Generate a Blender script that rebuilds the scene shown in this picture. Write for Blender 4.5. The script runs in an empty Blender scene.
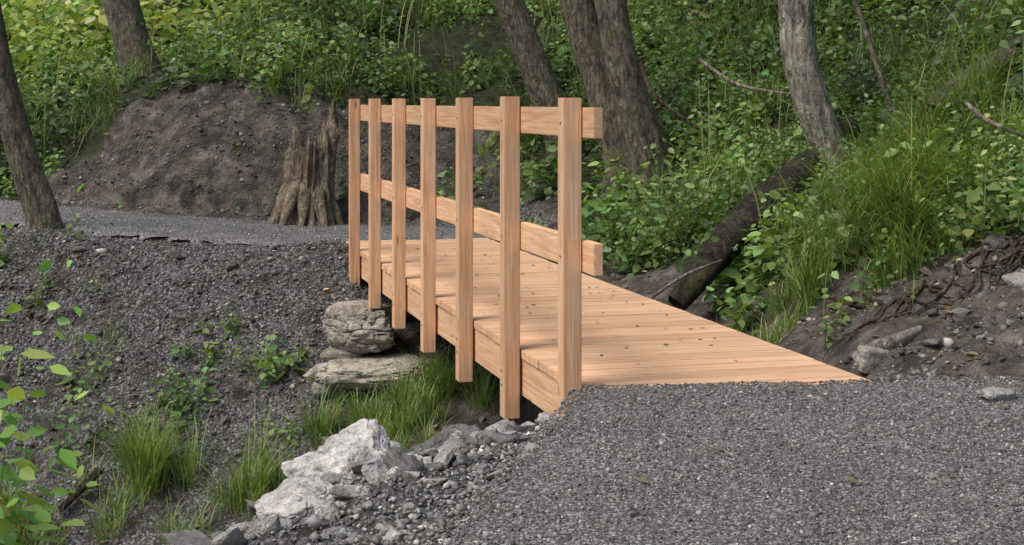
import bpy, math, random, bmesh
import numpy as np
from mathutils import Vector, Matrix
rng=np.random.default_rng(7); random.seed(7)
F=1500.0; H=1.2
def W(px,py,Y): return np.array([(px-512)/F*Y, Y, H-(py-102)/F*Y])
th=math.atan(392/1500.0)
d=np.array([-math.sin(th),math.cos(th),0.0]); r=np.array([math.cos(th),math.sin(th),0.0]); up=np.array([0,0,1.0])
def BR(L,t,z=0): 
    p=r*L+d*t; p[2]=z; return p
# ---------------- noise
def _h(ix,iy,iz,s):
    v=np.sin(ix*127.1+iy*311.7+iz*74.7+s*19.19)*43758.5453
    return v-np.floor(v)
def vn3(x,y,z,s=0):
    x=np.asarray(x,float);y=np.asarray(y,float);z=np.asarray(z,float)+0*x
    ix=np.floor(x);iy=np.floor(y);iz=np.floor(z)
    fx=x-ix;fy=y-iy;fz=z-iz
    fx=fx*fx*(3-2*fx);fy=fy*fy*(3-2*fy);fz=fz*fz*(3-2*fz)
    def l(a,b,t): return a+(b-a)*t
    c=[[[ _h(ix+i,iy+j,iz+k,s) for k in(0,1)] for j in (0,1)] for i in (0,1)]
    return 2*l(l(l(c[0][0][0],c[1][0][0],fx),l(c[0][1][0],c[1][1][0],fx),fy),l(l(c[0][0][1],c[1][0][1],fx),l(c[0][1][1],c[1][1][1],fx),fy),fz)-1
def fbm(x,y,z=0.0,o=3,s=0):
    a=1;t=0;f=1
    for i in range(o):
        t=t+a*vn3(x*f,y*f,z*f if not np.isscalar(z) else np.zeros_like(x)+z*f,s+i); a*=.5; f*=2.03
    return t
# ---------------- terrain control points
C=[]
for p in [(.5,3,0),(1.5,3,0),(2.5,3,0),(.3,4.5,0),(1.5,4.5,0),(2.4,5,0.02),(.5,5.8,0),(1.4,6.1,0),(2.2,6.2,0.01),(0,1,0),(0,-3,0),(2,-3,0),(2.3,6.6,.02),
 (.15,6.0,-.1),(-.12,5.2,-.07),(-.35,4.3,-.1),(-.6,3,-.1),(-.9,0,-.2),
 (-.42,6.1,-.42),(-.75,5.4,-.30),(-1.0,4.9,-.35),(-1.1,5.6,-.7),(-.9,6.6,-.95),(0.05,7.0,-.7),(-.16,6.5,-.43),(.15,6.4,-.3),
 (.2,7.6,-.9),(-.3,8.5,-1.2),(-.7,9.3,-1.5),(.02,9.8,-1.05),(1.1,9.4,-.55),(1.2,7.2,-.35),(.8,8.3,-.8),
 (1.25,10.2,-.22),(1.9,11.2,.25),(2.6,12.5,.75),
 (-2.5,9,-2.0),(-3.6,9,-2.1),(-1.6,9.1,-1.8),(-2,7.5,-1.8),(-1.6,6.4,-1.3),(-2,5,-1.2),(-2.2,3,-.9),(-3.5,5,-2),(-4.5,8,-2.4),(-5,4,-2.6),(-6,10,-2.2),
 (-1.2,13.2,0),(-.5,13.4,0),(-1.3,14,0),(-2,13.2,0),(-2.5,14,0),(-3.5,13.2,0),(-3.4,14.2,0),(-4,13.8,0),(-5,14.5,0),(-6.5,15,0),(-9,16.5,.2),(-12,20,.8),
 (-8,11,-2.2),(-10,5,-5),(-20,0,-10),(20,10,9),(30,40,25),(0,60,22),(-30,60,16),(-50,30,2),(0,-30,-1),(30,-30,10),(-30,-30,-14),(0,30,6.8),(12,25,9),
 (2.9,5,.25),(2.8,3,.15),(4,4,.9),(5,0,1.5)]: C.append(p)
for p in [(400,445,10.2),(400,390,11),(340,250,12.5),(300,262,12.3),(200,252,12.5),(90,244,12.8),(20,250,12.8),
 (300,330,11.7),(200,330,11.7),(100,330,11.7),(0,330,11.7),(300,430,10.8),(200,430,10.8),(100,430,10.8),(0,430,10.8),(200,530,10),(100,530,10),(0,530,10),
 (250,220,14.8),(100,218,15),(340,212,14.7),(250,155,15.45),(250,95,16.1),(330,95,15.9),(180,95,16.7),(130,118,16.6),(100,156,16.3),(60,200,16),(0,200,17),(0,105,22),(100,85,20),
 (0,0,30),(150,88,18),(200,0,23),(300,0,20.5),(450,228,14),(490,235,13.8),(420,212,14.5),(450,150,15.6),(450,85,16.6),(450,0,19.5),(520,90,16.2),(600,220,13.5),(640,185,13.8),
 (600,100,16),(600,0,19),(700,200,12.8),(700,100,15),(700,0,18),(640,270,12),(600,270,12.5),(850,200,11),(850,100,13),(850,0,15.5),(780,290,9.2),(850,320,8),(800,342,8),
 (900,352,7),(1000,330,7.1),(1000,250,7.8),(1000,150,9.2),(1000,50,11),(1024,0,12),(1200,200,8),(1200,300,6)]: C.append(tuple(W(*p)))
C=np.array(C,float); NC=len(C)
def K(a,b): return np.sqrt(((a[:,None,:]-b[None,:,:])**2).sum(-1)+.09)
A=np.zeros((NC+3,NC+3)); A[:NC,:NC]=K(C[:,:2],C[:,:2])-np.eye(NC)*.02
A[:NC,NC:]=np.c_[np.ones(NC),C[:,:2]]; A[NC:,:NC]=A[:NC,NC:].T
SOL=np.linalg.solve(A,np.r_[C[:,2],0,0,0])
CXY=C[:,:2].copy()
def inpoly(x,y,P):
    ins=np.zeros(x.shape,bool); D=np.full(x.shape,1e9)
    for i in range(len(P)):
        x1,y1=P[i];x2,y2=P[(i+1)%len(P)]
        c=((y1>y)!=(y2>y))&(x<(x2-x1)*(y-y1)/((y2-y1)+1e-12)+x1); ins^=c
        vx,vy=x2-x1,y2-y1
        t=np.clip(((x-x1)*vx+(y-y1)*vy)/(vx*vx+vy*vy),0,1)
        D=np.minimum(D,np.hypot(x-x1-t*vx,y-y1-t*vy))
    return np.where(ins,D,-D)
PN=[(.27,6.31),(.9,6.37),(1.57,6.43),(2.1,6.5),(2.5,6.3),(2.7,5),(2.6,-4),(-.4,-4),(-.3,3),(-.15,4.3),(.05,5.2),(.2,5.9)]
_l=BR(1.8,12.82);_r=BR(3.25,12.82)
PF=[(_l[0],_l[1]),(_r[0],_r[1]),(-.1,14.0),(-.7,14.4),(-1.6,14.6),(-2.6,14.75),(-4,14.9),(-5.4,15.3),(-7.5,16.3),(-10,18.3),(-10.6,17.2),(-8,15),(-6,13.9),(-4.6,13.2),(-3.6,12.75),(-2.6,12.55),(-2,12.6)]
def zf0(x,y):
    sh=x.shape; q=np.c_[x.ravel(),y.ravel()]; out=np.empty(len(q))
    for i in range(0,len(q),20000):
        k=K(q[i:i+20000],CXY); out[i:i+20000]=k@SOL[:NC]+SOL[NC]+q[i:i+20000]@SOL[NC+1:]
    return out.reshape(sh)
def lift(x,y):
    u=np.clip(-1.7-x,0,7); return .065*u*u/(u+.5)*np.clip((y-11.9)/.7,0,1)
def zf(x,y):
    x=np.asarray(x,float);y=np.asarray(y,float)
    z=zf0(x,y)
    s1=inpoly(x,y,PN);s2=inpoly(x,y,PF)
    s=np.maximum(s1,s2)
    rough=np.clip(-s/.4,0,1)
    z=z+rough*(.07*fbm(x*1.3,y*1.3,0,3,1)+.04*fbm(x*5,y*5,0,4,5))+.008*fbm(x*20,y*20,0,2,9)*np.clip(rough+.3,0,1)
    bank=np.clip((y-14.9)/.4,0,1)*np.clip((17.2-y)/.5,0,1)*np.clip((-x+.3)/.5,0,1)
    z=z+bank*(.16*fbm(x*1.6,y*1.6,0,3,15)-.09*np.abs(fbm(x*4+y,y*1.2,0,3,16)))
    hill=np.clip((y-17)/4,0,1); z=z+hill*.3*fbm(x*.5,y*.5,0,2,3)
    lim=np.where(s2>s1,-.02,-.045)
    z=np.where(s>0,np.minimum(z,lim),np.where(s>-.3,np.minimum(z,lim+(-s)*.25+.01),z))
    L=x*r[0]+y*r[1]; t=x*d[0]+y*d[1]
    b=(L>1.84)&(L<3.2)&(t>5.8)&(t<13.0); z=np.where(b,np.minimum(z,-.08),z)
    b=(L>1.84)&(L<3.2)&(t>6.7)&(t<12.3); z=np.where(b,np.minimum(z,-.32),z)
    return z+lift(x,y)
# ---------------- mesh helper
def mk(name,V,Fc,mat=None,col=None,smooth=False,parent=None):
    V=np.asarray(V,float).reshape(-1,3); Fc=np.asarray(Fc,int); k=Fc.shape[1]
    me=bpy.data.meshes.new(name)
    me.vertices.add(len(V)); me.vertices.foreach_set('co',V.astype(np.float32).ravel())
    me.loops.add(Fc.size); me.loops.foreach_set('vertex_index',Fc.astype(np.int32).ravel())
    me.polygons.add(len(Fc)); me.polygons.foreach_set('loop_start',(np.arange(len(Fc))*k).astype(np.int32))
    try: me.polygons.foreach_set('loop_total',np.full(len(Fc),k,np.int32))
    except Exception: pass
    me.update(calc_edges=True); me.validate()
    if smooth: me.polygons.foreach_set('use_smooth',np.ones(len(me.polygons),bool))
    if col is not None:
        a=me.color_attributes.new('col','FLOAT_COLOR','POINT')
        c=np.ones((len(V),4),np.float32); c[:,:3]=col; a.data.foreach_set('color',c.ravel())
    if mat: me.materials.append(mat)
    o=bpy.data.objects.new(name,me); bpy.context.scene.collection.objects.link(o)
    if parent: o.parent=parent
    return o
def empty(name,loc=(0,0,0)):
    e=bpy.data.objects.new(name,None); bpy.context.scene.collection.objects.link(e); e.location=loc; return e
# ---------------- materials
def nmat(name):
    m=bpy.data.materials.new(name); m.use_nodes=True; nt=m.node_tree; nt.nodes.clear()
    out=nt.nodes.new('ShaderNodeOutputMaterial'); p=nt.nodes.new('ShaderNodeBsdfPrincipled')
    nt.links.new(p.outputs[0],out.inputs[0]); p.inputs['Roughness'].default_value=.8
    p.inputs['Specular IOR Level'].default_value=.3
    return m,nt,p,out
def noise(nt,vec,scale,detail=4,rough=.6,dist=0):
    q=nt.nodes.new('ShaderNodeTexNoise'); q.inputs['Scale'].default_value=scale;q.inputs['Detail'].default_value=detail
    q.inputs['Roughness'].default_value=rough;q.inputs['Distortion'].default_value=dist
    if vec is not None: nt.links.new(vec,q.inputs['Vector'])
    return q.outputs['Fac']
def ramp(nt,fac,stops):
    q=nt.nodes.new('ShaderNodeValToRGB'); e=q.color_ramp.elements
    e[0].position=stops[0][0]; e[0].color=(*stops[0][1],1); e[1].position=stops[-1][0]; e[1].color=(*stops[-1][1],1)
    for s in stops[1:-1]:
        x=e.new(s[0]); x.color=(*s[1],1)
    nt.links.new(fac,q.inputs[0]); return q.outputs[0]
def mix(nt,f,a,b,mode='MIX'):
    q=nt.nodes.new('ShaderNodeMix'); q.data_type='RGBA'; q.blend_type=mode
    for s,v in ((q.inputs[0],f),(q.inputs[6],a),(q.inputs[7],b)):
        if isinstance(v,(int,float)): s.default_value=v
        elif isinstance(v,tuple): s.default_value=(*v,1)
        else: nt.links.new(v,s)
    return q.outputs[2]
def bump(nt,p,h,st,dist):
    q=nt.nodes.new('ShaderNodeBump'); q.inputs['Strength'].default_value=st; q.inputs['Distance'].default_value=dist
    nt.links.new(h,q.inputs['Height']); nt.links.new(q.outputs[0],p.inputs['Normal'])
def g(v): return (v,v,v)
def tc(nt,w='Object'):
    return nt.nodes.new('ShaderNodeTexCoord').outputs[w]
def attr(nt,nm='col'):
    q=nt.nodes.new('ShaderNodeAttribute'); q.attribute_name=nm; return q.outputs['Color']
def vor(nt,vec,scale,out='Distance'):
    q=nt.nodes.new('ShaderNodeTexVoronoi'); q.inputs['Scale'].default_value=scale; nt.links.new(vec,q.inputs['Vector']); return q.outputs[out]
def bw(nt,c):
    q=nt.nodes.new('ShaderNodeRGBToBW'); nt.links.new(c,q.inputs[0]); return q.outputs[0]
def mth(nt,op,a,b=0.0):
    q=nt.nodes.new('ShaderNodeMath'); q.operation=op
    for s,v in ((q.inputs[0],a),(q.inputs[1],b)):
        if isinstance(v,(int,float)): s.default_value=v
        else: nt.links.new(v,s)
    return q.outputs[0]
def gravelcol(nt,v,s=1.0,k=1.0):
    q=nt.nodes.new('ShaderNodeTexVoronoi'); q.inputs['Scale'].default_value=100*s; nt.links.new(v,q.inputs['Vector'])
    m=bw(nt,q.outputs['Color'])
    c=ramp(nt,m,[(.15,(.055*k,.053*k,.053*k)),(.45,(.12*k,.117*k,.116*k)),(.62,(.18*k,.175*k,.173*k)),(.85,(.38*k,.37*k,.36*k))])
    e=ramp(nt,q.outputs['Distance'],[(.2,g(1)),(.75,g(.55))])
    return mix(nt,.8,c,e,'MULTIPLY'), q.outputs['Distance']
M={}
m,nt,p,o=nmat('gravel_surface'); v=tc(nt)
c,dist=gravelcol(nt,v); big=noise(nt,v,1.6,4)
c=mix(nt,1.0,c,ramp(nt,big,[(.3,g(.74)),(.7,g(1.22))]),'MULTIPLY')
nt.links.new(c,p.inputs['Base Color']); p.inputs['Roughness'].default_value=.85
bump(nt,p,mth(nt,'MULTIPLY',dist,-1.0),.7,.006); M['gravel']=m
m,nt,p,o=nmat('hillside_ground'); v=tc(nt); a=attr(nt)
sp=nt.nodes.new('ShaderNodeSeparateColor'); nt.links.new(a,sp.inputs[0])
n7=noise(nt,v,7,5,.72); n3=noise(nt,v,3.5,4)
soil=ramp(nt,n7,[(.3,(.045,.038,.032)),(.5,(.105,.09,.077)),(.72,(.19,.17,.148))])
soil=mix(nt,1.0,soil,ramp(nt,n3,[(.35,g(.6)),(.65,g(1.25))]),'MULTIPLY')
gc,dist=gravelcol(nt,v,.55,.9)
gm=mth(nt,'ADD',sp.outputs[1],mth(nt,'MULTIPLY',mth(nt,'SUBTRACT',n3,.5),1.4))
c=mix(nt,ramp(nt,gm,[(.4,g(0)),(.6,g(1))]),soil,gc)
gr=ramp(nt,n7,[(.35,(.022,.019,.011)),(.52,(.035,.042,.016)),(.72,(.06,.08,.028))])
gf=mth(nt,'ADD',sp.outputs[0],mth(nt,'MULTIPLY',mth(nt,'SUBTRACT',n3,.5),1.0))
c=mix(nt,ramp(nt,gf,[(.45,g(0)),(.65,g(1))]),c,gr)
nt.links.new(c,p.inputs['Base Color']); p.inputs['Roughness'].default_value=.95
bump(nt,p,mth(nt,'ADD',noise(nt,v,24,4,.75),mth(nt,'MULTIPLY',dist,-.4)),1.0,.05); M['ground']=m
m,nt,p,o=nmat('crushed_stone'); nt.links.new(attr(nt),p.inputs['Base Color']); M['pebble']=m
m,nt,p,o=nmat('rock_stone'); v=tc(nt); a=attr(nt)
n1=noise(nt,v,6,5,.72,.6); n2=noise(nt,v,34,4,.7)
c=mix(nt,1.0,a,ramp(nt,n1,[(.3,g(.4)),(.5,g(.95)),(.7,g(1.3))]),'MULTIPLY')
c=mix(nt,1.0,c,ramp(nt,n2,[(.3,g(.65)),(.7,g(1.2))]),'MULTIPLY')
c=mix(nt,ramp(nt,noise(nt,v,11,3,.7),[(.52,g(0)),(.68,g(.7))]),c,(.15,.13,.105))
nt.links.new(c,p.inputs['Base Color']); bump(nt,p,mth(nt,'ADD',n1,mth(nt,'MULTIPLY',n2,.5)),1.0,.045); M['rock']=m
def leafmat(name,trans=.35,rough=.5):
    m,nt,p,o=nmat(name); c=attr(nt)
    nt.links.new(c,p.inputs['Base Color']); p.inputs['Roughness'].default_value=rough
    t=nt.nodes.new('ShaderNodeBsdfTranslucent'); c2=mix(nt,1.0,c,(1.6,1.7,.6),'MULTIPLY'); nt.links.new(c2,t.inputs[0])
    ms=nt.nodes.new('ShaderNodeMixShader'); ms.inputs[0].default_value=trans
    nt.links.new(p.outputs[0],ms.inputs[1]);nt.links.new(t.outputs[0],ms.inputs[2]);nt.links.new(ms.outputs[0],o.inputs[0]); return m
M['leaf']=leafmat('leaf_green',.32,.45); M['grass']=leafmat('grass_green',.3,.55)
def bark(name,dark,light,moss=0.0,sc=1.0):
    m,nt,p,o=nmat(name); v=tc(nt)
    mp=nt.nodes.new('ShaderNodeMapping'); mp.inputs['Scale'].default_value=(1,1,.3); nt.links.new(v,mp.inputs[0])
    n1=noise(nt,mp.outputs[0],30*sc,5,.75,.6); n2=noise(nt,v,6,4,.7)
    c=ramp(nt,n1,[(.34,tuple(x*.3 for x in dark)),(.48,dark),(.64,light)])
    c=mix(nt,1.0,c,ramp(nt,n2,[(.3,g(.5)),(.7,g(1.45))]),'MULTIPLY')
    c=mix(nt,ramp(nt,noise(nt,v,15,4,.7,.5),[(.56,g(0)),(.66,g(.55))]),c,tuple(min(1,x*1.2+.04) for x in light))
    if moss>0:
        c=mix(nt,ramp(nt,n2,[(.66-moss*.3,g(0)),(.74-moss*.25,g(.85))]),c,(.085,.10,.025))
    nt.links.new(c,p.inputs['Base Color']); p.inputs['Roughness'].default_value=.9
    bump(nt,p,n1,1.0,.08); return m
M['bark_dark']=bark('bark_dark',(.09,.08,.058),(.2,.185,.135),.35)
M['bark_mid']=bark('bark_brown',(.145,.127,.09),(.30,.275,.20),.3)
M['bark_pale']=bark('bark_pale',(.25,.235,.18),(.46,.45,.37),.15,.7)
M['log']=bark('rotting_log_bark',(.038,.03,.022),(.09,.075,.055),.4)
M['stump']=bark('weathered_stump_wood',(.26,.20,.135),(.54,.45,.32),.22,1.3)
M['stick']=bark('bare_stick',(.3,.25,.19),(.55,.48,.4),0)
M['root']=bark('root_bark',(.08,.055,.038),(.2,.15,.11),0)
m,nt,p,o=nmat('larch_timber'); v=tc(nt); oi=nt.nodes.new('ShaderNodeObjectInfo')
cv=nt.nodes.new('ShaderNodeCombineXYZ')
for i,s in enumerate((37.,91.,53.)): nt.links.new(mth(nt,'MULTIPLY',oi.outputs['Random'],s),cv.inputs[i])
ad=nt.nodes.new('ShaderNodeVectorMath'); nt.links.new(v,ad.inputs[0]); nt.links.new(cv.outputs[0],ad.inputs[1])
mp=nt.nodes.new('ShaderNodeMapping'); mp.inputs['Scale'].default_value=(1.0,22,22); nt.links.new(ad.outputs[0],mp.inputs[0])
g1=noise(nt,mp.outputs[0],1.8,4,.6,1.2)
mp2=nt.nodes.new('ShaderNodeMapping'); mp2.inputs['Scale'].default_value=(6,160,160); nt.links.new(ad.outputs[0],mp2.inputs[0])
g2=noise(nt,mp2.outputs[0],1.0,2)
c=ramp(nt,g1,[(.3,(.56,.295,.15)),(.5,(.71,.44,.26)),(.7,(.80,.575,.385))])
c=mix(nt,1.0,c,ramp(nt,g2,[(.3,g(.85)),(.7,g(1.08))]),'MULTIPLY')
mp3=nt.nodes.new('ShaderNodeMapping'); mp3.inputs['Scale'].default_value=(2.6,9,9); nt.links.new(ad.outputs[0],mp3.inputs[0])
kn=vor(nt,mp3.outputs[0],1.0)
c=mix(nt,ramp(nt,kn,[(.05,g(.8)),(.11,g(0))]),c,(.28,.12,.05))
rv=ramp(nt,oi.outputs['Random'],[(0,(.84,.80,.76)),(.5,(.98,.97,.96)),(1,(1.1,1.05,1.0))])
c=mix(nt,1.0,c,rv,'MULTIPLY')
c=mix(nt,ramp(nt,noise(nt,v,3,4,.7),[(.45,g(0)),(.8,g(.4))]),c,(.42,.34,.26))
nt.links.new(c,p.inputs['Base Color']); p.inputs['Roughness'].default_value=.65
bump(nt,p,g1,.3,.003); M['wood']=m
m,nt,p,o=nmat('galvanised_steel'); p.inputs['Base Color'].default_value=(.35,.35,.36,1); p.inputs['Metallic'].default_value=.9; p.inputs['Roughness'].default_value=.45; M['steel']=m
# ---------------- ground sheet
def axis(lo,hi,step,far):
    a=list(np.arange(lo,hi+1e-6,step)); s=step; x=hi; R=[]
    while x<far: s*=1.16; x+=s; R.append(x)
    s=step;x=lo;Lf=[]
    while x>-far: s*=1.16; x-=s; Lf.append(x)
    return np.array(Lf[::-1]+a+R)
xs=axis(-6.2,4.6,.05,110); ys=axis(3.2,18.5,.055,130)
X,Y=np.meshgrid(xs,ys,indexing='ij'); Z=zf(X,Y)
def yb(x): return np.interp(x,[-60,-9,-5.5,-4.6,-4.2,-3.5,-2.6,-1.8,-1.2,-.6,-.1,.4,.8,1.2,1.6,1.9,2.2,2.45,3.2,4,8,40],[14,15.4,15.9,16.3,16.7,16.4,16.2,15.9,16.0,16.1,15.8,14.4,12.9,11.5,9.8,8.8,8.25,7.9,7.5,7.0,5,-20])
def sidx(nx,ny):
    i=np.arange(nx*ny).reshape(nx,ny); return np.stack([i[:-1,:-1],i[1:,:-1],i[1:,1:],i[:-1,1:]],-1).reshape(-1,4)
green=np.clip((Y-yb(X))/.5+.5,0,1)*.95
leftfar=np.clip((-X-4.0)/1.0,0,1)*np.clip((13-Y)/1,0,1)*.8; green=np.maximum(green,leftfar)
sp_=np.maximum(inpoly(X,Y,PN),inpoly(X,Y,PF)); L_=X*r[0]+Y*r[1]
grav=np.clip(1-(-sp_)/.9,0,1)
grav=np.maximum(grav,np.where((X<-.9)&(Y>9.5)&(Y<12.8),.6,0)); grav=np.where((Y>14.5),np.clip(grav-.55,0,1),grav)
grav=np.where((Y<8)&(X<.5),np.maximum(grav,.6),grav)
grav=np.where((X>1.9)&(Y>6.5)&(Y<9),grav*.3,grav)
col=np.stack([green,grav,0*grav],-1).reshape(-1,3)
mk('ground',np.stack([X,Y,Z],-1),sidx(len(xs),len(ys)),M['ground'],col,True)
# ---------------- gravel paths
def pathz(x,y,s): return .012+.006*fbm(x*5,y*5,0,3,11)+.003*fbm(x*40,y*40,0,2,13)-np.clip(1-s/.09,0,1)**2*.06+lift(x,y)
def path(name,P,x0,x1,y0,y1,st):
    xs=np.arange(x0,x1,st); ys=np.arange(y0,y1,st); X,Y=np.meshgrid(xs,ys,indexing='ij')
    S=inpoly(X,Y,P)+.03*fbm(X*4,Y*4,0,3,21)+.015
    Z=pathz(X,Y,S); Fc=sidx(len(xs),len(ys)); keep=(S.ravel()[Fc]>-.01).all(1); Fc=Fc[keep]
    V=np.stack([X,Y,Z],-1).reshape(-1,3); u,inv=np.unique(Fc,return_inverse=True)
    return mk(name,V[u],inv.reshape(-1,4),M['gravel'],None,True)
path('gravel_path',PN,-.6,2.9,1.5,6.7,.022)
path('gravel_path',PF,-11,.4,12.3,18.6,.05)
# ---------------- pebbles
t_=(1+5**.5)/2
ICO=np.array([(-1,t_,0),(1,t_,0),(-1,-t_,0),(1,-t_,0),(0,-1,t_),(0,1,t_),(0,-1,-t_),(0,1,-t_),(t_,0,-1),(t_,0,1),(-t_,0,-1),(-t_,0,1)])/math.sqrt(1+t_*t_)
ICF=np.array([(0,11,5),(0,5,1),(0,1,7),(0,7,10),(0,10,11),(1,5,9),(5,11,4),(11,10,2),(10,7,6),(7,1,8),(3,9,4),(3,4,2),(3,2,6),(3,6,8),(3,8,9),(4,9,5),(2,4,11),(6,2,10),(8,6,7),(9,8,1)])
CUB=np.array([(-1,-1,-1),(1,-1,-1),(1,1,-1),(-1,1,-1),(-1,-1,1),(1,-1,1),(1,1,1),(-1,1,1)])/1.55
CUF=np.array([(0,3,2,1),(4,5,6,7),(0,1,5,4),(1,2,6,5),(2,3,7,6),(3,0,4,7)])
def rrot(n):
    q=rng.normal(size=(n,4)); q/=np.linalg.norm(q,axis=1)[:,None]; w,x,y,z=q.T
    return np.stack([1-2*(y*y+z*z),2*(x*y-z*w),2*(x*z+y*w),2*(x*y+z*w),1-2*(x*x+z*z),2*(y*z-x*w),2*(x*z-y*w),2*(y*z+x*w),1-2*(x*x+y*y)],-1).reshape(n,3,3)
def pebbles(name,x,y,z,s,tone=1.0,warm=0.0,smin=.03,chip=False,mu=-1.95):
    B,Bf=(CUB,CUF) if chip else (ICO,ICF); nb=len(B)
    n=len(x); V=B[None]*rng.uniform(.5,1.2,(n,nb,1))*rng.uniform(.45,1.25,(n,1,3))
    V=np.einsum('nij,nkj->nki',rrot(n),V); V[:,:,2]*=.8; V*=s[:,None,None]; V+=np.stack([x,y,z],-1)[:,None]
    Fc=(Bf[None]+np.arange(n)[:,None,None]*nb).reshape(-1,Bf.shape[1])
    v=np.clip(np.exp(rng.normal(mu,.5,n)),smin,.6)*tone
    c=v[:,None]*(np.array([1.02,1,.985])+np.array([.22,.05,-.18])*(rng.random((n,1))*(.3+warm)))
    return mk(name,V,Fc,M['pebble'],np.repeat(c,nb,0))
def samp(n,x0,x1,y0,y1): return rng.uniform(x0,x1,n),rng.uniform(y0,y1,n)
x,y=samp(100000,-.5,2.8,3.6,6.6); s=inpoly(x,y,PN); k=(s>-.02)&(np.abs(x)<.36*y+.15); x,y,s=x[k],y[k],s[k]
sz=np.clip(np.exp(rng.normal(-5.6,.45,len(x))),.002,.014)
pebbles('path_gravel',x,y,pathz(x,y,np.maximum(s,0)+.05)+sz*.15,sz,1.0,.1,chip=True,mu=-2.0)
x,y=samp(26000,-9,.2,12.4,16.5); s=inpoly(x,y,PF); k=(s>0)&(x>-6.3); x,y,s=x[k],y[k],s[k]; sz=np.exp(rng.normal(-5.2,.4,len(x)))
pebbles('path_gravel',x,y,pathz(x,y,s)+sz*.2,np.clip(sz,.004,.016),1.2,chip=True)
x,y=samp(75000,-5.2,-.5,9.3,13.2); den=fbm(x*1.2,y*1.2,0,3,31)+.2+np.clip((y-11.3),-1,1)*.6
k=(inpoly(x,y,PF)<.12)&(den>rng.uniform(-.5,1,len(x))); x,y=x[k],y[k]; sz=np.clip(np.exp(rng.normal(-4.8,.5,len(x))),.005,.05)
pebbles('slope_gravel',x,y,zf(x,y)+sz*.2,sz,.85,.15)
x,y=samp(30000,-1.6,.45,3.8,7.3); s=inpoly(x,y,PN); k=(s<.05)&(rng.random(len(x))<np.exp(s*1.0)); x,y=x[k],y[k]; sz=np.clip(np.exp(rng.normal(-4.85,.5,len(x))),.004,.03)
pebbles('shoulder_gravel',x,y,zf(x,y)+sz*.3,sz,1.15,.2,chip=True)
x,y=samp(9000,1.3,4.2,6.35,9.5); L_=x*r[0]+y*r[1]; k=(L_>3.25)&(fbm(x*2,y*2,0,2,77)>-.1)&(y<yb(x)+.4); x,y=x[k],y[k]; sz=np.clip(np.exp(rng.normal(-4.9,.6,len(x))),.004,.04)
pebbles('bank_gravel',x,y,zf(x,y)+sz*.2,sz,.8,.6)
x,y=samp(3500,-5,.4,14.5,16.6); k=(y<yb(x)); x,y=x[k],y[k]; sz=np.clip(np.exp(rng.normal(-4.5,.5,len(x))),.006,.05)
pebbles('bank_gravel',x,y,zf(x,y)+sz*.2,sz,.8,.6)
# ---------------- rocks
def icos(sub):
    bm=bmesh.new(); bmesh.ops.create_icosphere(bm,subdivisions=sub,radius=1); bm.verts.ensure_lookup_table()
    V=np.array([v.co[:] for v in bm.verts]); Fc=np.array([[v.index for v in f.verts] for f in bm.faces]); bm.free(); return V,Fc
I5=icos(6);I3=icos(4)
def rockV(base,size,seed,rot=None,np_=9,rough=.05,lumpy=0):
    R=np.random.default_rng(seed); V=base
    nn=R.normal(size=(np_,3)); nn/=np.linalg.norm(nn,axis=1)[:,None]; e=np.r_[np.eye(3),-np.eye(3)]+R.normal(0,.18,(6,3)); e/=np.linalg.norm(e,axis=1)[:,None]
    nn=np.r_[nn,e]; dd=np.r_[R.uniform(.6,1.0,np_),R.uniform(.6,.85,6)]
    dp=V@nn.T; rad=np.where(dp>.05,dd/np.maximum(dp,.05),9).min(1)
    if lumpy: rad=np.minimum(rad,.98+.1*fbm(V[:,0]*1.5+seed,V[:,1]*1.5,V[:,2]*1.5,2,3))*(1-lumpy)+lumpy*.9
    P=V*rad[:,None]; P=P*(1+rough*fbm(P[:,0]*3+seed,P[:,1]*3,P[:,2]*3,4,seed%17)[:,None])
    if len(V)>8000:
        q=np.abs(fbm(P[:,0]*2.2+seed,P[:,1]*2.2,P[:,2]*5,2,seed%11)); P=P*(1-.10*np.exp(-(q/.06)**2))[:,None]
    P=P*np.array(size)
    if rot is not None:
        P=P@np.array(Matrix.Rotation(rot[2],3,'Z')@Matrix.Rotation(rot[1],3,'Y')@Matrix.Rotation(rot[0],3,'X')).T
    return P
def boulder(px,py,Yd,size,seed,colr,rot=(0,0,0),name='boulder',rough=.08,sub=None,lumpy=0):
    c=W(px,py,Yd); b_,f_=(I5 if sub is None else I3); P=rockV(b_,size,seed,rot,rough=rough,lumpy=lumpy)+c
    return mk(name,P,f_,M['rock'],np.tile(np.array(colr)*1.0,(len(P),1)),False)
boulder(360,328,11.25,(.33,.34,.24),3,(.40,.365,.30),(0,.05,.2),lumpy=.5,rough=.1)
boulder(376,373,11.05,(.56,.36,.15),8,(.44,.40,.33),(0,-.03,.1),lumpy=.5,rough=.1)
boulder(425,330,12.0,(.45,.35,.3),21,(.2,.18,.15),sub=1,lumpy=.4)
boulder(345,354,11.2,(.22,.18,.07),25,(.3,.28,.23),sub=1,lumpy=.4)
boulder(445,372,11.6,(.35,.3,.17),29,(.24,.22,.18),sub=1,lumpy=.4)
boulder(330,388,11.0,(.16,.15,.09),33,(.3,.28,.24),sub=1,lumpy=.4)
boulder(355,478,5.15,(.26,.22,.14),41,(.56,.54,.51),(.25,-.3,.5))
boulder(300,515,4.85,(.16,.18,.10),53,(.48,.46,.43),(.1,-.3,.2))
boulder(445,463,5.75,(.19,.15,.11),43,(.15,.15,.15),(.2,.25,-.4),rough=.13)
boulder(478,458,5.7,(.2,.07,.06),44,(.46,.44,.41),(.3,.45,-.5))
boulder(420,512,4.85,(.095,.09,.085),47,(.36,.38,.39),(.3,.2,.3))
boulder(462,505,4.9,(.10,.07,.05),48,(.50,.48,.45),(.1,.2,.9))
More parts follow.
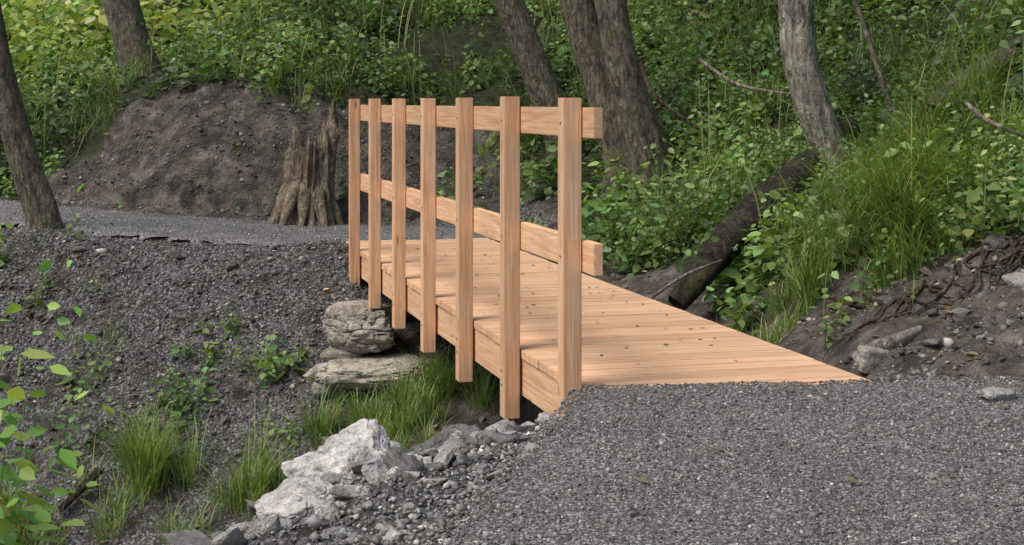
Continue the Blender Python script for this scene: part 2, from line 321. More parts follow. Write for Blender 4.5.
boulder(400,468,5.35,(.09,.1,.06),49,(.36,.35,.33),(.1,.3,.1))
boulder(505,452,6.0,(.13,.1,.05),51,(.36,.35,.33),(.1,-.2,.6))
boulder(535,447,5.95,(.1,.08,.045),57,(.25,.25,.24),(.3,.1,.1))
boulder(486,488,5.2,(.12,.08,.05),59,(.47,.46,.43),(.2,.2,1))
boulder(265,540,4.7,(.1,.1,.07),63,(.34,.33,.31),(.2,.2,1))
boulder(340,540,4.6,(.1,.08,.06),65,(.25,.25,.25),(.2,.1,2))
boulder(395,540,4.5,(.08,.07,.05),67,(.45,.43,.40),(.2,.1,2))
boulder(1000,395,6.0,(.1,.08,.03),61,(.35,.34,.32),(0,.1,.3),sub=1)
boulder(880,362,7.1,(.15,.1,.08),71,(.42,.38,.33),(0,.1,.3),sub=1)
Vs=[];Fs=[];Cs=[];off=0
line=[(-1.0,4.6),(-.75,5.1),(-.5,5.4),(-.3,5.8),(-.08,6.2),(.12,6.4)]
for i in range(470):
    u=rng.random()**1.2*(len(line)-1); j=int(u); a=np.array(line[j]);b=np.array(line[min(j+1,len(line)-1)])
    c=a+(b-a)*(u-j)+rng.normal(0,.24,2)*np.array([1,1.0])
    if inpoly(np.array([c[0]]),np.array([c[1]]),PN)[0]>.03: continue
    s=float(np.clip(np.exp(rng.normal(-3.35,.5)),.014,.08)); z=float(zf(np.array([c[0]]),np.array([c[1]]))[0])
    P=rockV(I3[0],(s*rng.uniform(.9,2.0),s*rng.uniform(.6,1.2),s*rng.uniform(.3,.8)),100+i,(rng.normal(0,.5),rng.normal(0,.5),rng.uniform(0,6)),5)
    P=P+np.array([c[0],c[1],z+s*.25]); Vs.append(P);Fs.append(I3[1]+off);off+=len(P)
    v=float(np.clip(np.exp(rng.normal(-1.2,.5)),.08,.6)); Cs.append(np.tile([v*1.04,v,v*.95],(len(P),1)))
for i in range(120):
    if i<70: c=np.array([rng.uniform(-5,-.8),rng.uniform(10,12.4)])
    elif i<95: c=np.array([rng.uniform(1.85,3),rng.uniform(6.6,8.0)])
    else: c=np.array([rng.uniform(-.6,1.2),rng.uniform(7.0,10.5)])
    s=float(np.clip(np.exp(rng.normal(-3.4,.45)),.02,.10)); z=float(zf(c[:1],c[1:])[0])
    P=rockV(I3[0],(s*1.4,s,s*.6),700+i,(rng.normal(0,.3),rng.normal(0,.3),rng.uniform(0,6)),7)+np.array([c[0],c[1],z+s*.1])
    Vs.append(P);Fs.append(I3[1]+off);off+=len(P); v=float(np.clip(np.exp(rng.normal(-1.9,.4)),.05,.35)); Cs.append(np.tile([v*1.06,v,v*.92],(len(P),1)))
mk('rock_pile',np.concatenate(Vs),np.concatenate(Fs),M['rock'],np.concatenate(Cs))
# ---------------- footbridge
fb=empty('footbridge')
def member(name,c,ax,ay,size,bev=.003,mat='wood'):
    bm=bmesh.new(); bmesh.ops.create_cube(bm,size=1); bmesh.ops.scale(bm,vec=size,verts=bm.verts)
    bmesh.ops.bevel(bm,geom=bm.edges[:],offset=bev,segments=2,affect='EDGES')
    me=bpy.data.meshes.new(name); bm.to_mesh(me); bm.free(); me.materials.append(M[mat])
    o=bpy.data.objects.new(name,me); bpy.context.scene.collection.objects.link(o)
    az=np.cross(ax,ay); Mx=Matrix(((ax[0],ay[0],az[0],c[0]),(ax[1],ay[1],az[1],c[1]),(ax[2],ay[2],az[2],c[2]),(0,0,0,1)))
    o.parent=fb; o.matrix_basis=Mx; return o
L0,L1=1.876,3.135
tt=5.835;i=0
while tt<12.85:
    w=.142
    jit=rng.normal(0,.003)
    member('deck_plank_%d'%i,BR((L0+L1)/2+jit,tt+w/2,-.02+rng.normal(0,.0007)),r,d,(L1-L0,w,.04),.0025); tt+=w+.003;i+=1
for nm,L in (('stringer_1',1.925),('stringer_2',2.5),('stringer_3',3.075)): member(nm,BR(L,9.45,-.132),d,up,(6.85,.18,.08))
for k in range(7):
    t=6.05+k
    member('post_%d'%(k+1),BR(1.832,t,(1.222-.335)/2+rng.normal(0,.003)),up,d,(1.557,.092,.078),.003)
member('upper_rail',BR(1.895,9.03,1.113),d,up,(6.36,.128,.04))
member('lower_rail',BR(1.895,9.03,.553),d,up,(6.36,.132,.04))
for k in range(7):
    for zz in (-.1,-.17,.553,1.113):
        bm=bmesh.new(); bmesh.ops.create_cone(bm,cap_ends=True,segments=6,radius1=.006,radius2=.006,depth=.006)
        me=bpy.data.meshes.new('bolt'); bm.to_mesh(me); bm.free(); me.materials.append(M['steel'])
        o=bpy.data.objects.new('bolt',me); bpy.context.scene.collection.objects.link(o); o.parent=fb
        o.location=BR(1.791,6.05+k,zz); o.rotation_euler=(0,math.pi/2,th)
# ---------------- tubes
def tube(pts,rad,seg=16,bumpy=.08,seed=0,sub=6,flare=0,cap=True):
    pts=np.array(pts,float);rad=np.array(rad,float); n=len(pts)
    u=np.linspace(0,n-1,(n-1)*sub+1)
    P=[];R=[]
    for a in u:
        i=min(int(a),n-2);f=a-i; p0=pts[max(i-1,0)];p1=pts[i];p2=pts[i+1];p3=pts[min(i+2,n-1)]
        P.append(.5*((2*p1)+(-p0+p2)*f+(2*p0-5*p1+4*p2-p3)*f*f+(-p0+3*p1-3*p2+p3)*f**3)); R.append(rad[i]*(1-f)+rad[i+1]*f)
    P=np.array(P);R=np.array(R); T=np.gradient(P,axis=0); T/=np.linalg.norm(T,axis=1)[:,None]+1e-9
    ref=np.array([0,1.0,0.05]) if abs(T[0][1])<.8 else np.array([1.0,0,0])
    A=np.cross(T,ref); A/=np.linalg.norm(A,axis=1)[:,None]; B=np.cross(T,A)
    ang=np.linspace(0,2*math.pi,seg,endpoint=False); ca,sa=np.cos(ang),np.sin(ang)
    RR=R[:,None]*np.ones(seg)
    arc=np.r_[0,np.cumsum(np.linalg.norm(np.diff(P,axis=0),axis=1))][:,None]
    nz=fbm((ca*2.2)[None]+0*arc+seed,(sa*2.2)[None]+0*arc,arc*1.3+0*ca[None],3,seed%13)
    RR=RR*(1+bumpy*nz)
    if flare>0: RR=RR*(1+flare*np.exp(-arc/.22)*(1+.55*np.sin(ang*5+seed)[None]))
    V=P[:,None]+A[:,None]*(RR*ca)[...,None]+B[:,None]*(RR*sa)[...,None]
    nP=len(P); i=np.arange(nP*seg).reshape(nP,seg); j=np.roll(i,-1,1)
    Fc=np.stack([i[:-1],j[:-1],j[1:],i[1:]],-1).reshape(-1,4); V=V.reshape(-1,3)
    if cap:
        V=np.r_[V,[P[0]],[P[-1]]]; c0,c1=len(V)-2,len(V)-1
        Fc=np.r_[Fc,np.stack([i[0],j[0],np.full(seg,c0),np.full(seg,c0)],-1),np.stack([i[-1],j[-1],np.full(seg,c1),np.full(seg,c1)],-1)]
    return V,Fc
def tubes(name,lst,mat,parent=None,smooth=True):
    V=[];Fc=[];o=0
    for a,b in lst: V.append(a);Fc.append(b+o);o+=len(a)
    V=np.concatenate(V);Fc=np.concatenate(Fc)
    me=bpy.data.meshes.new(name); fl=[]
    for f in Fc.tolist():
        q=[]
        for z in f:
            if z not in q: q.append(z)
        if len(q)>2: fl.append(q)
    me.from_pydata(V.tolist(),[],fl); me.materials.append(mat); me.update()
    if smooth: me.polygons.foreach_set('use_smooth',np.ones(len(me.polygons),bool))
    ob=bpy.data.objects.new(name,me); bpy.context.scene.collection.objects.link(ob)
    if parent: ob.parent=parent
    return ob
# ---------------- leaves/grass emitters
LT=np.array([(0,0,0),(.28,.42,-.0),(.66,.34,-.05),(1,0,-.16),(.66,-.34,-.05),(.28,-.42,-.0),(.48,0,-.09)])
LF=np.array([(0,6,3,2,1),(0,5,4,3,6)])
def norm(a): return a/(np.linalg.norm(a,axis=-1,keepdims=True)+1e-9)
def leafmesh(name,P,D,S,Cc,wid=.6,mat=None,parent=None,flat=None):
    n=len(P); D=norm(D); U=np.array([0,-.15,1.0])+rng.normal(0,.6,(n,3)); 
    if flat is not None: U=flat
    Sd=norm(np.cross(D,U)); Nn=np.cross(Sd,D)
    w=np.broadcast_to(wid,(n,))
    V=P[:,None]+(D[:,None]*LT[None,:,0:1]+Sd[:,None]*LT[None,:,1:2]*w[:,None,None]*1.2+Nn[:,None]*LT[None,:,2:3])*S[:,None,None]
    Fc=(LF[None]+np.arange(n)[:,None,None]*7).reshape(-1,5)
    return mk(name,V,Fc,mat or M['leaf'],np.repeat(Cc,7,0),False,parent)
def greens(n,x=None,y=None,base=(.07,.13,.03),var=.35,patch=.5):
    b=np.array(base); v=np.exp(rng.normal(0,var,(n,1)))
    c=b*v
    if x is not None:
        q=np.clip(1+patch*fbm(x*.7,y*.7,0,3,51),.3,2)[:,None]; c=c*q
    hue=rng.random((n,1)); c=c*(np.array([1,1,1])+ (hue-.4)*np.array([.5,.05,-.1]))
    return np.clip(c,.004,.36)
class Buf:
    def __init__(s): s.P=[];s.D=[];s.S=[];s.C=[];s.W=[]
    def add(s,P,D,S,C,w): s.P.append(P);s.D.append(D);s.S.append(S);s.C.append(C);s.W.append(np.full(len(P),w))
    def build(s,name,parent=None): return leafmesh(name,np.concatenate(s.P),np.concatenate(s.D),np.concatenate(s.S),np.concatenate(s.C),np.concatenate(s.W),None,parent)
class GBuf:
    def __init__(s): s.V=[];s.C=[];s.n=0
    def add(s,x,y,z,az,L,p0,p1,w,C):
        n=len(x); P=np.zeros((n,5,3)); P[:,0]=np.stack([x,y,z],-1)
        for i in range(4):
            ph=p0+p1*((i+.5)/4)**1.2
            P[:,i+1,0]=P[:,i,0]+np.sin(ph)*np.cos(az)*L/4; P[:,i+1,1]=P[:,i,1]+np.sin(ph)*np.sin(az)*L/4; P[:,i+1,2]=P[:,i,2]+np.cos(ph)*L/4
        sd=np.stack([-np.sin(az),np.cos(az),0*az],-1)
        ww=np.array([.7,1,.85,.55,.06])
        V=np.stack([P-sd[:,None]*(w[:,None]*ww)[...,None]*.5,P+sd[:,None]*(w[:,None]*ww)[...,None]*.5],2)
        s.V.append(V.reshape(-1,3)); s.C.append(np.repeat(C,10,0)); s.n+=n
    def build(s,name,parent=None):
        V=np.concatenate(s.V);n=s.n; b=np.array([(0,1,3,2),(2,3,5,4),(4,5,7,6),(6,7,9,8)])
        return mk(name,V,(b[None]+np.arange(n)[:,None,None]*10).reshape(-1,4),M['grass'],np.concatenate(s.C),False,parent)
def herbs(buf,gb,x,y,z,h,nl,ls,C,lean=.25,width=.6,leanaz=None,stem=True,up0=.25):
    n=len(x); az0=rng.uniform(0,6.28,n); la=rng.uniform(0,6.28,n) if leanaz is None else leanaz; ln=np.abs(rng.normal(lean,lean*.5,n))
    t=(np.arange(nl)+.8)/nl; t=t[None]+rng.normal(0,.04,(n,nl)); tz=np.clip(t,0.05,1.05)
    az=az0[:,None]+np.arange(nl)[None]*2.4+rng.normal(0,.3,(n,nl))
    out=np.stack([np.cos(az),np.sin(az),0*az],-1)
    base=np.stack([x,y,z],-1)[:,None]
    lv=np.stack([np.cos(la),np.sin(la),0*la],-1)[:,None]*(ln*h)[:,None,None]*(tz**1.6)[...,None]
    P=base+lv; P[...,2]+=h[:,None]*tz*(1-.35*np.clip(ln,0,1)[:,None]*tz)
    lsn=ls*np.exp(rng.normal(0,.22,n))[:,None]
    pet=(h[:,None]*.14+ls*.3)*(1-.6*tz)
    P=P+out*pet[...,None]*.6
    D=out+np.array([0,0,1])*(up0-.95*rng.random((n,nl)))[...,None]
    S=lsn*rng.uniform(.6,1.15,(n,nl))*(1-.35*tz)
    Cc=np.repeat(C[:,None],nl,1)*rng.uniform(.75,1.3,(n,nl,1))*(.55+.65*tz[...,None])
    buf.add(P.reshape(-1,3),D.reshape(-1,3),S.ravel(),Cc.reshape(-1,3),width)
    if stem and gb is not None: gb.add(x,y,z,la,h*1.05,ln*.25,ln*.9,np.full(n,.006),C*.6)
# ---------------- undergrowth
UB=Buf();UG=GBuf()
def scatter(n,x0,x1,y0,y1,cond):
    x,y=samp(n,x0,x1,y0,y1); k=cond(x,y); return x[k],y[k]
pat=lambda x,y: fbm(x*.9,y*.9,0,3,61)
vis=lambda x,y: np.abs(x)<.37*y+.8
x,y=scatter(17000,-9,8,7,20,lambda x,y:(y>yb(x)-.05)&vis(x,y)&(pat(x,y)+.25>rng.uniform(-.4,.4,len(x))))
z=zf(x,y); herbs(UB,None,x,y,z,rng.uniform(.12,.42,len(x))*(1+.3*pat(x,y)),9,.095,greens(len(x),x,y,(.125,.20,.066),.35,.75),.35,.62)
x,y=scatter(4200,-9,8,7,20,lambda x,y:(y>yb(x)+.1)&vis(x,y)&(pat(x+9,y)>rng.uniform(-.6,.7,len(x))))
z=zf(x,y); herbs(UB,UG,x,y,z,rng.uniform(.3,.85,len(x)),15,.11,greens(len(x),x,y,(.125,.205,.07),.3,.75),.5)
x,y=scatter(3400,1.0,5,7.1,13,lambda x,y:(y>yb(x)+.05)&vis(x,y)&(pat(x+3,y*1.2)>-.2))
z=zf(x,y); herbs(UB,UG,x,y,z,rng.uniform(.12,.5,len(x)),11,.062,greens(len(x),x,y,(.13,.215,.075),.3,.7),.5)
x,y=scatter(7000,-9,8,7,20,lambda x,y:(y>yb(x)-.15)&vis(x,y)&(pat(x,y)>-.45))
z=zf(x,y); herbs(UB,None,x,y,z,rng.uniform(.04,.14,len(x)),6,.055,greens(len(x),x,y,(.08,.13,.04),.3,.5),.5,stem=False)
x,y=scatter(330,-4.5,.8,14.6,16.4,lambda x,y:(y<yb(x))&(inpoly(x,y,PF)<-.1)&(pat(x*1.5,y*1.5)+(x+.6)*.25>rng.uniform(-.3,.8,len(x))))
z=zf(x,y); herbs(UB,UG,x,y,z,rng.uniform(.08,.3,len(x)),8,.07,greens(len(x),x,y,(.11,.18,.06),.3,.5),.5)
x,y=scatter(8000,-14,12,20,32,lambda x,y:(np.abs(x)<.38*y+1))
z=zf(x,y); herbs(UB,None,x,y,z,rng.uniform(.3,1.1,len(x)),9,.2,greens(len(x),x,y,(.23,.35,.09),.35,.5),.4,.65,stem=False)
x,y=scatter(1500,-9,8,7.5,19,lambda x,y:(y>yb(x)-.1)&vis(x,y)&(fbm(x*.8,y*.8,0,2,71)>0.0))
nb=18; X_=np.repeat(x,nb)+rng.normal(0,.05,len(x)*nb);Y_=np.repeat(y,nb)+rng.normal(0,.05,len(x)*nb); Z_=zf(X_,Y_)
UG.add(X_,Y_,Z_,rng.uniform(0,6.28,len(X_)),rng.uniform(.2,.55,len(X_)),np.abs(rng.normal(.15,.15,len(X_))),rng.uniform(.4,1.9,len(X_)),np.full(len(X_),.009),greens(len(X_),X_,Y_,(.15,.225,.075),.25,.4))
x,y=scatter(1600,-8,7,8,19,lambda x,y:(y>yb(x)+.1)&vis(x,y))
UG.add(x,y,zf(x,y),rng.uniform(0,6.28,len(x)),rng.uniform(.5,1.1,len(x)),np.abs(rng.normal(.1,.12,len(x))),rng.uniform(.3,1.3,len(x)),np.full(len(x),.010),greens(len(x),None,None,(.19,.23,.095),.3))
UB.build('undergrowth'); UG.build('undergrowth_grass')
# ---------------- grass tufts
def tuft(px,py,Yd,n,sp,L,w=.007,base=(.175,.26,.08),clumps=7,droop=(.4,1.6),name='grass_tuft',flop=None):
    gb=GBuf(); c=W(px,py,Yd); cx=c[0]+rng.normal(0,sp*.7,clumps); cy=c[1]+rng.normal(0,sp*.5,clumps); k=rng.integers(0,clumps,n)
    X_=cx[k]+rng.normal(0,.045,n);Y_=cy[k]+rng.normal(0,.045,n); az=np.arctan2(Y_-cy[k],X_-cx[k])+rng.normal(0,.7,n)
    if flop is not None: az=flop+rng.normal(0,.8,n)
    sc=rng.uniform(.5,1.1,clumps)[k]
    gb.add(X_,Y_,zf(X_,Y_)-.01,az,L*sc*rng.uniform(.4,1.15,n),np.abs(rng.normal(.12,.15,n)),rng.uniform(*droop,n),np.full(n,w)*rng.uniform(.7,1.3,n),greens(n,None,None,base,.35)*rng.uniform(.7,1.25,(clumps,1))[k])
    gb.build(name)
tuft(385,415,10.5,1300,.36,.42,.007,clumps=18); tuft(440,405,10.7,700,.26,.4,clumps=9); tuft(365,440,10.2,450,.24,.34)
tuft(140,480,10.4,650,.17,.6,clumps=9); tuft(115,500,10.2,250,.18,.45); tuft(240,520,10.1,450,.15,.5,clumps=7); tuft(30,530,10.0,250,.2,.45)
tuft(310,455,10.6,120,.2,.2); tuft(180,540,9.9,150,.15,.3); tuft(95,365,11.5,90,.15,.2); tuft(270,378,11.3,70,.12,.2)
tuft(925,225,8.7,900,.28,.8,.008,clumps=12,flop=-2.0,droop=(.9,2.2)); tuft(890,175,9.6,700,.35,.75,clumps=12,flop=-2.0,droop=(.9,2.2)); tuft(980,200,8.7,600,.25,.7,clumps=8,flop=-2.2,droop=(.8,2.1))
tuft(900,255,8.3,500,.2,.5,clumps=8,flop=-2.0,droop=(.9,2.2))
tuft(790,300,9.1,350,.24,.4,clumps=9); tuft(770,325,8.6,200,.14,.3); tuft(830,275,9.2,300,.2,.4); tuft(700,235,12,300,.3,.5,clumps=8,flop=-2); tuft(640,245,12.4,200,.3,.4)
tuft(960,150,9.8,500,.3,.75,clumps=8,flop=-2); tuft(300,100,16.4,250,.4,.4,clumps=8,flop=-1.6); tuft(520,235,13.6,150,.2,.3); tuft(520,160,15.4,200,.4,.35)
# ---------------- individual plants
def plant(name,px,py,Yd,n,sp,h,nl,ls,base=(.15,.25,.08),lean=.4,width=.65):
    b=Buf();gb=GBuf(); c=W(px,py,Yd); x=c[0]+rng.normal(0,sp,n);y=c[1]+rng.normal(0,sp*.7,n);z=zf(x,y)
    herbs(b,gb,x,y,z,h*rng.uniform(.6,1.2,n),nl,ls,greens(n,None,None,base,.2),lean,width)
    e=empty(name); b.build('leaves',e); gb.build('stems',e)
for a in [(190,405,11.0,12,.14,.32,9,.09),(262,380,11.3,12,.12,.25,8,.08),(232,330,11.7,7,.1,.2,8,.065),(215,360,11.4,6,.1,.15,7,.06),(80,390,11.2,8,.15,.25,9,.08),(150,430,10.8,10,.15,.3,9,.085),(300,450,10.6,5,.1,.2,8,.07),(330,400,11.1,5,.1,.2,8,.06),(60,440,10.7,10,.2,.3,9,.085),(175,355,11.5,5,.12,.15,7,.06),(60,300,12.0,5,.2,.22,8,.07),(20,270,12.5,8,.25,.35,9,.09),(340,200,14.9,5,.15,.2,7,.07)]:
    plant('wild_herb',*a)
for a in [(760,300,9.3,14,.16,.4,10,.095),(745,265,10.2,20,.22,.5,12,.1),(790,255,9.8,16,.22,.45,12,.09),(620,235,12.8,26,.28,.6,13,.12),(600,265,12.6,18,.22,.4,10,.1),(655,260,12.0,20,.2,.45,10,.1),(535,190,14.5,20,.35,.55,12,.11),(1000,190,8.9,14,.2,.45,10,.1),(850,265,9.3,14,.22,.35,9,.08),(930,260,8.2,16,.25,.3,9,.07),(880,290,8.0,14,.2,.25,9,.06),(1000,235,8.2,12,.2,.3,9,.07),(720,180,12.5,20,.3,.5,12,.1),(690,130,13.5,20,.35,.5,12,.1)]:
    plant('wild_herb',*a)
b=Buf();gb=GBuf(); nS=58; c=np.array([-1.97,5.2]); x=c[0]+rng.normal(0,.14,nS); y=c[1]+rng.normal(0,.15,nS)
herbs(b,gb,x,y,zf(x,y),rng.uniform(1.2,1.95,nS),22,.12,greens(nS,None,None,(.18,.34,.075),.25),.24,.55)
e=empty('leafy_shrub'); b.build('leaves',e); gb.build('stems',e)
# ---------------- trees
def tree(name,base,pts,rads,mat,seed,crown=700,crad=2.0,flare=.35,extra=None,height=9.5):
    R=np.random.default_rng(seed); P=[np.array(base)-np.array([0,0,.25])]+[np.array(q) for q in pts]
    dirv=(P[-1]-P[-2]); dirv/=np.linalg.norm(dirv); q=P[-1]; rr=list(rads)
    while len(rr)<len(P): rr.append(rr[-1])
    rr=rr[:len(P)]
    while q[2]<base[2]+height:
        dirv=dirv*.8+np.array([R.normal(0,.05),R.normal(0,.05),.3]); dirv/=np.linalg.norm(dirv); q=q+dirv*1.1; P.append(q); rr.append(max(rr[-1]*.86,.03))
    e=empty(name); parts=[tube(P,rr,32,.16,seed,14,flare)]
    if extra: parts+= [tube(a,b_,28,.16,seed+3,10,f_) for a,b_,f_ in extra]
    tubes('trunk',parts,M[mat],e)
    limbs=[];ends=[]
    top=[k for k in range(len(P)) if P[k][2]>base[2]+5.0]
    for k in range(12):
        i=top[int(len(top)*k/12)]; az=k*2.4+R.normal(0,.3); L=crad*R.uniform(.6,1.1)*(1-.4*k/12)
        o=np.array([math.cos(az),math.sin(az),.35]); a=P[i]; r0=rr[min(i,len(rr)-1)]*.4
        pp=[a,a+o*L*.4+R.normal(0,.1,3),a+o*L*.75+np.array([0,0,.15])+R.normal(0,.12,3),a+o*L+R.normal(0,.15,3)]
        limbs.append(tube(pp,[r0,r0*.7,r0*.4,r0*.15],6,.05,k,2,0)); ends+=[pp[1],pp[2],pp[3]]
        for s in range(2):
            o2=o+R.normal(0,.6,3); q2=pp[1+s]+o2*L*.4; limbs.append(tube([pp[1+s],(pp[1+s]+q2)/2+R.normal(0,.06,3),q2],[r0*.4,r0*.25,r0*.1],5,.05,k,2,0)); ends.append(q2)
    tubes('limbs',limbs,M[mat],e)
    pc=np.array(ends+[P[-1]]); k=R.integers(0,len(pc),crown)
    LP=pc[k]+R.normal(0,.34,(crown,3))*np.array([1,1,.6]); D=R.normal(0,1,(crown,3)); D[:,2]=D[:,2]*.3-.3
    b=Buf(); b.add(LP,D,R.uniform(.10,.19,crown),greens(crown,LP[:,0],LP[:,1],(.10,.17,.05),.3),.65); b.build('crown',e)
def wl(L): return [W(*q) for q in L]
tree('deciduous_tree',W(45,232,12.9),wl([(44,222,12.9),(24,160,12.9),(4,90,12.9),(-12,10,12.9),(-30,-80,12.9)]),[.18,.13,.12,.115,.11,.105],'bark_mid',11,flare=.4)
tree('deciduous_tree',W(146,90,18.2),wl([(143,80,18.2),(130,35,18.2),(117,-15,18.2),(105,-80,18.2)]),[.26,.22,.2,.19,.18],'bark_mid',12)
tree('deciduous_tree',W(180,32,22),wl([(178,25,22),(170,-10,22),(160,-60,22)]),[.25,.22,.2,.19],'bark_dark',13)
tree('deciduous_tree',W(232,5,24),wl([(230,-5,24),(215,-30,24),(205,-70,24)]),[.25,.22,.2,.19],'bark_dark',19)
tree('deciduous_tree',W(572,175,15),wl([(565,150,15),(545,95,15),(522,35,15),(500,-20,15),(478,-90,15)]),[.19,.165,.155,.145,.14,.13],'bark_mid',14)
tree('deciduous_tree',W(630,192,13.9),wl([(622,150,13.9),(602,85,13.9),(582,25,13.9),(570,-30,13.9),(555,-100,13.9)]),[.24,.18,.155,.14,.135,.125],'bark_mid',15,flare=.3,
     extra=[([W(655,215,13.75),W(648,160,13.7),W(630,95,13.65),W(615,30,13.6),W(606,-30,13.6),W(600,-110,13.7),W(600,-250,13.9),W(610,-420,14.2)],[.24,.19,.165,.145,.135,.13,.10,.07],.3)])
tree('deciduous_tree',W(852,208,11),wl([(846,192,11),(826,145,11),(808,90,11),(800,40,11),(796,-20,11),(790,-100,11)]),[.15,.13,.125,.122,.125,.12,.115],'bark_pale',16,flare=.25)
tree('deciduous_tree',W(730,30,17.5),wl([(728,10,17.5),(722,-40,17.5),(715,-100,17.5)]),[.2,.17,.16,.15],'bark_dark',17)
tree('deciduous_tree',W(60,35,25),wl([(58,25,25),(52,-10,25),(45,-60,25)]),[.2,.18,.16,.15],'bark_dark',18)
def branch(name,pts,rads,mat,sub=5,bumpy=.12,seed=1): return tubes(name,[tube(pts,rads,10,bumpy,seed,sub,0)],M[mat])
branch('sapling',wl([(892,110,10.6),(880,75,10.6),(862,20,10.7),(845,-40,10.7),(835,-160,10.8)]),[.022,.02,.018,.015,.008],'bark_mid')
branch('sapling',wl([(960,60,11.6),(985,10,11.6),(1000,-60,11.6)]),[.02,.017,.01],'bark_mid')
branch('fallen_log',[W(676,304,9.8),W(700,273,9.9),W(735,233,10.2),W(775,193,10.55),W(815,156,11.0),W(850,128,11.5)],[.075,.10,.105,.10,.095,.09],'log',12,.3,5)
branch('fallen_log',[W(930,112,9.9),W(975,75,10.2),W(1030,42,10.7),W(1090,5,11.3)],[.07,.085,.08,.07],'bark_mid',8,.15,6)
branch('fallen_log',[W(856,364,7.2),W(880,350,7.2),W(910,336,7.3),W(935,322,7.5)],[.04,.045,.03,.015],'stick',6,.35,7)
branch('fallen_branch',[W(652,297,9.6),W(685,275,9.65),W(722,260,9.8)],[.011,.010,.006],'stick')
branch('fallen_branch',[W(965,102,8.7),W(990,122,8.6),W(1030,138,8.6)],[.014,.013,.010],'stick')
branch('fallen_branch',[W(828,296,8.4),W(860,305,8.1),W(905,302,7.8),W(925,280,7.8)],[.014,.016,.014,.008],'root')
branch('fallen_branch',[W(640,60,13.2),W(655,95,13.1),W(700,130,13.0)],[.02,.018,.01],'root')
branch('fallen_branch',[W(700,60,14),W(740,85,13.6),W(800,95,13.2)],[.018,.016,.01],'stick')
branch('fallen_branch',[W(100,470,10.3),W(60,510,10.1)],[.03,.025],'log')
rt=[]
for i in range(30):
    px=rng.uniform(880,1060);py=rng.uniform(225,310); a=W(px,py,7.8); a[2]=float(zf(a[:1],a[1:2])[0])+.02; pts=[a]; 
    for k in range(4):
        a=a+np.array([rng.normal(-.03,.07),-.06+rng.normal(0,.03),0]); a[2]=min(a[2],float(zf(a[:1],a[1:2])[0])+.03)-.01; pts.append(a)
    rt.append(tube(pts,[.009,.008,.007,.005,.003],6,.1,i,4,0))
tubes('exposed_roots',rt,M['root'])
# ---------------- stump
def stump(cx,cy,cz):
    nz,na=90,120; a=np.linspace(0,2*math.pi,na,endpoint=False); u=np.linspace(0,1,nz)
    top=1.0+.10*np.sin(a*2+.5)+.15*fbm(np.cos(a)*3,np.sin(a)*3,0,4,3)+.10*np.cos(a-.2)
    U,Aa=np.meshgrid(u,a,indexing='ij'); z=U*top[None]-.12
    lob=np.clip(np.cos(Aa*2.5+.6),0,1)**2*.9+np.clip(np.cos(Aa*3+2.2),0,1)**2*.7
    rad=.185+.03*np.cos(Aa*2)+(.10*np.exp(-np.clip(z,0,9)/.14)+.06*np.exp(-np.clip(z,0,9)/.4))*(.45+lob)+.03*np.clip(z-.6,0,1)
    rad+= .05*fbm(np.cos(Aa)*4,np.sin(Aa)*4,z*1.6,3,8)+.02*fbm(np.cos(Aa)*12,np.sin(Aa)*12,z*2.5,3,9)
    rad*= np.where(U>.93,1-.12*((U-.93)/.07),1)
    V=np.stack([cx+rad*np.cos(Aa)+.06*z,cy+rad*np.sin(Aa),cz+z],-1).reshape(-1,3)
    i=np.arange(nz*na).reshape(nz,na);j=np.roll(i,-1,1); Fc=np.stack([i[:-1],j[:-1],j[1:],i[1:]],-1).reshape(-1,4)
    inner=V.reshape(nz,na,3)[-1].copy(); ctr=inner.mean(0); vv=[V];base=len(V);prev=i[-1]
    for k,(f,dz) in enumerate([(.8,-.03),(.55,-.16),(.25,-.3),(.02,-.34)]):
        R_=ctr+(inner-ctr)*f; R_[:,2]=inner[:,2]*f+ctr[2]*(1-f)+dz+.02*rng.normal(0,1,na); vv.append(R_); cur=base+np.arange(na); base+=na
        Fc=np.r_[Fc,np.stack([prev,np.roll(prev,-1),np.roll(cur,-1),cur],-1)]; prev=cur
    return mk('tree_stump',np.concatenate(vv),Fc,M['stump'],None,True)
c=W(308,220,14.65); st=stump(c[0],c[1],-.0)
rts=[]
for az,L in ((-2.6,.5),(-2.1,.5),(-1.6,.45),(-1.0,.5),(3.1,.45),(-.3,.4)):
    p0=np.array([c[0]+.15*math.cos(az),c[1]+.15*math.sin(az),.40]); pts=[p0]
    for f in (.35,.7,1.0,1.25): pts.append(np.array([c[0]+(.17+L*f*.4)*math.cos(az),c[1]+(.17+L*f*.4)*math.sin(az),.42-.37*f**.7+rng.normal(0,.015)]))
    rts.append(tube(pts,[.08,.065,.05,.035,.02],10,.25,int(az*10)+40,4,0))
o=tubes('stump_roots',rts,M['stump']); o.parent=st
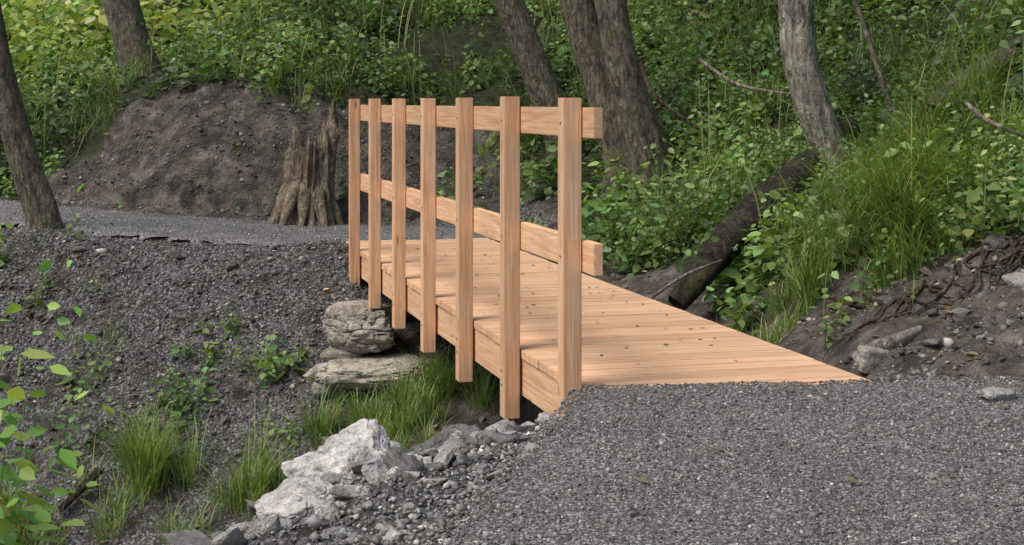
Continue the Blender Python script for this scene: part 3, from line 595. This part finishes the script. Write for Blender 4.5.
# ---------------- litter
def litter(name,x,y,z,s,C):
    n=len(x); D=rng.normal(0,1,(n,3)); D[:,2]*=.15; fl=np.array([0,0,1.0])+rng.normal(0,.2,(n,3))
    leafmesh(name,np.stack([x,y,z],-1),D,s,C,.6,None,None,fl)
nL=130; L=rng.uniform(1.95,3.08,nL);t=rng.uniform(6.4,12.6,nL); q=np.stack([r*a+d*b_ for a,b_ in zip(L,t)])
cc=np.where(rng.random((nL,1))<.4,np.array([.09,.13,.04]),np.array([.13,.08,.045]))
litter('leaf_litter',q[:,0],q[:,1],q[:,2]+.006,rng.uniform(.012,.042,nL),cc)
x,y=scatter(3600,-6,4.5,6.6,16.6,lambda x,y:(inpoly(x,y,PF)<0)&(inpoly(x,y,PN)<-.1)&~((x*r[0]+y*r[1]>1.84)&(x*r[0]+y*r[1]<3.2)&(x*d[0]+y*d[1]<12.9)))
litter('leaf_litter',x,y,zf(x,y)+.012,rng.uniform(.03,.07,len(x)),np.array([.18,.13,.085])*np.exp(rng.normal(0,.45,(len(x),1))))
x,y=samp(26,.3,2.4,4.2,6.3); litter('leaf_litter',x,y,x*0+.028,rng.uniform(.015,.05,26),np.tile([.2,.21,.09],(26,1)))
# ---------------- light
w=bpy.data.worlds.new('World'); bpy.context.scene.world=w; w.use_nodes=True; nt=w.node_tree; bg=nt.nodes['Background']
sk=nt.nodes.new('ShaderNodeTexSky'); sk.sky_type='NISHITA'; sk.sun_disc=False; sk.sun_elevation=math.radians(56); sk.air_density=1.0; sk.dust_density=4
sd=np.array([-.62,-.45]); az=math.atan2(sd[0],sd[1]); sk.sun_rotation=az%(2*math.pi)
nt.links.new(sk.outputs[0],bg.inputs[0]); bg.inputs[1].default_value=.15
sl=bpy.data.lights.new('sun','SUN'); sl.energy=2.7; sl.angle=math.radians(30); sl.color=(1,.955,.88)
so=bpy.data.objects.new('sun',sl); bpy.context.scene.collection.objects.link(so)
el=math.radians(56); v=Vector((sd[0]/np.hypot(*sd)*math.cos(el),sd[1]/np.hypot(*sd)*math.cos(el),math.sin(el)))
so.rotation_euler=v.to_track_quat('Z','Y').to_euler()
sc=bpy.context.scene; sc.view_settings.view_transform='Standard'; sc.view_settings.look='None'; sc.view_settings.exposure=0
cd=bpy.data.cameras.new('camera'); cd.lens=36*F/1024; cd.sensor_width=36; cd.shift_y=-170.5/1024; cd.clip_end=600; cd.clip_start=.05
co=bpy.data.objects.new('camera',cd); sc.collection.objects.link(co); co.location=(0,0,H); co.rotation_euler=(math.pi/2,0,0); sc.camera=co
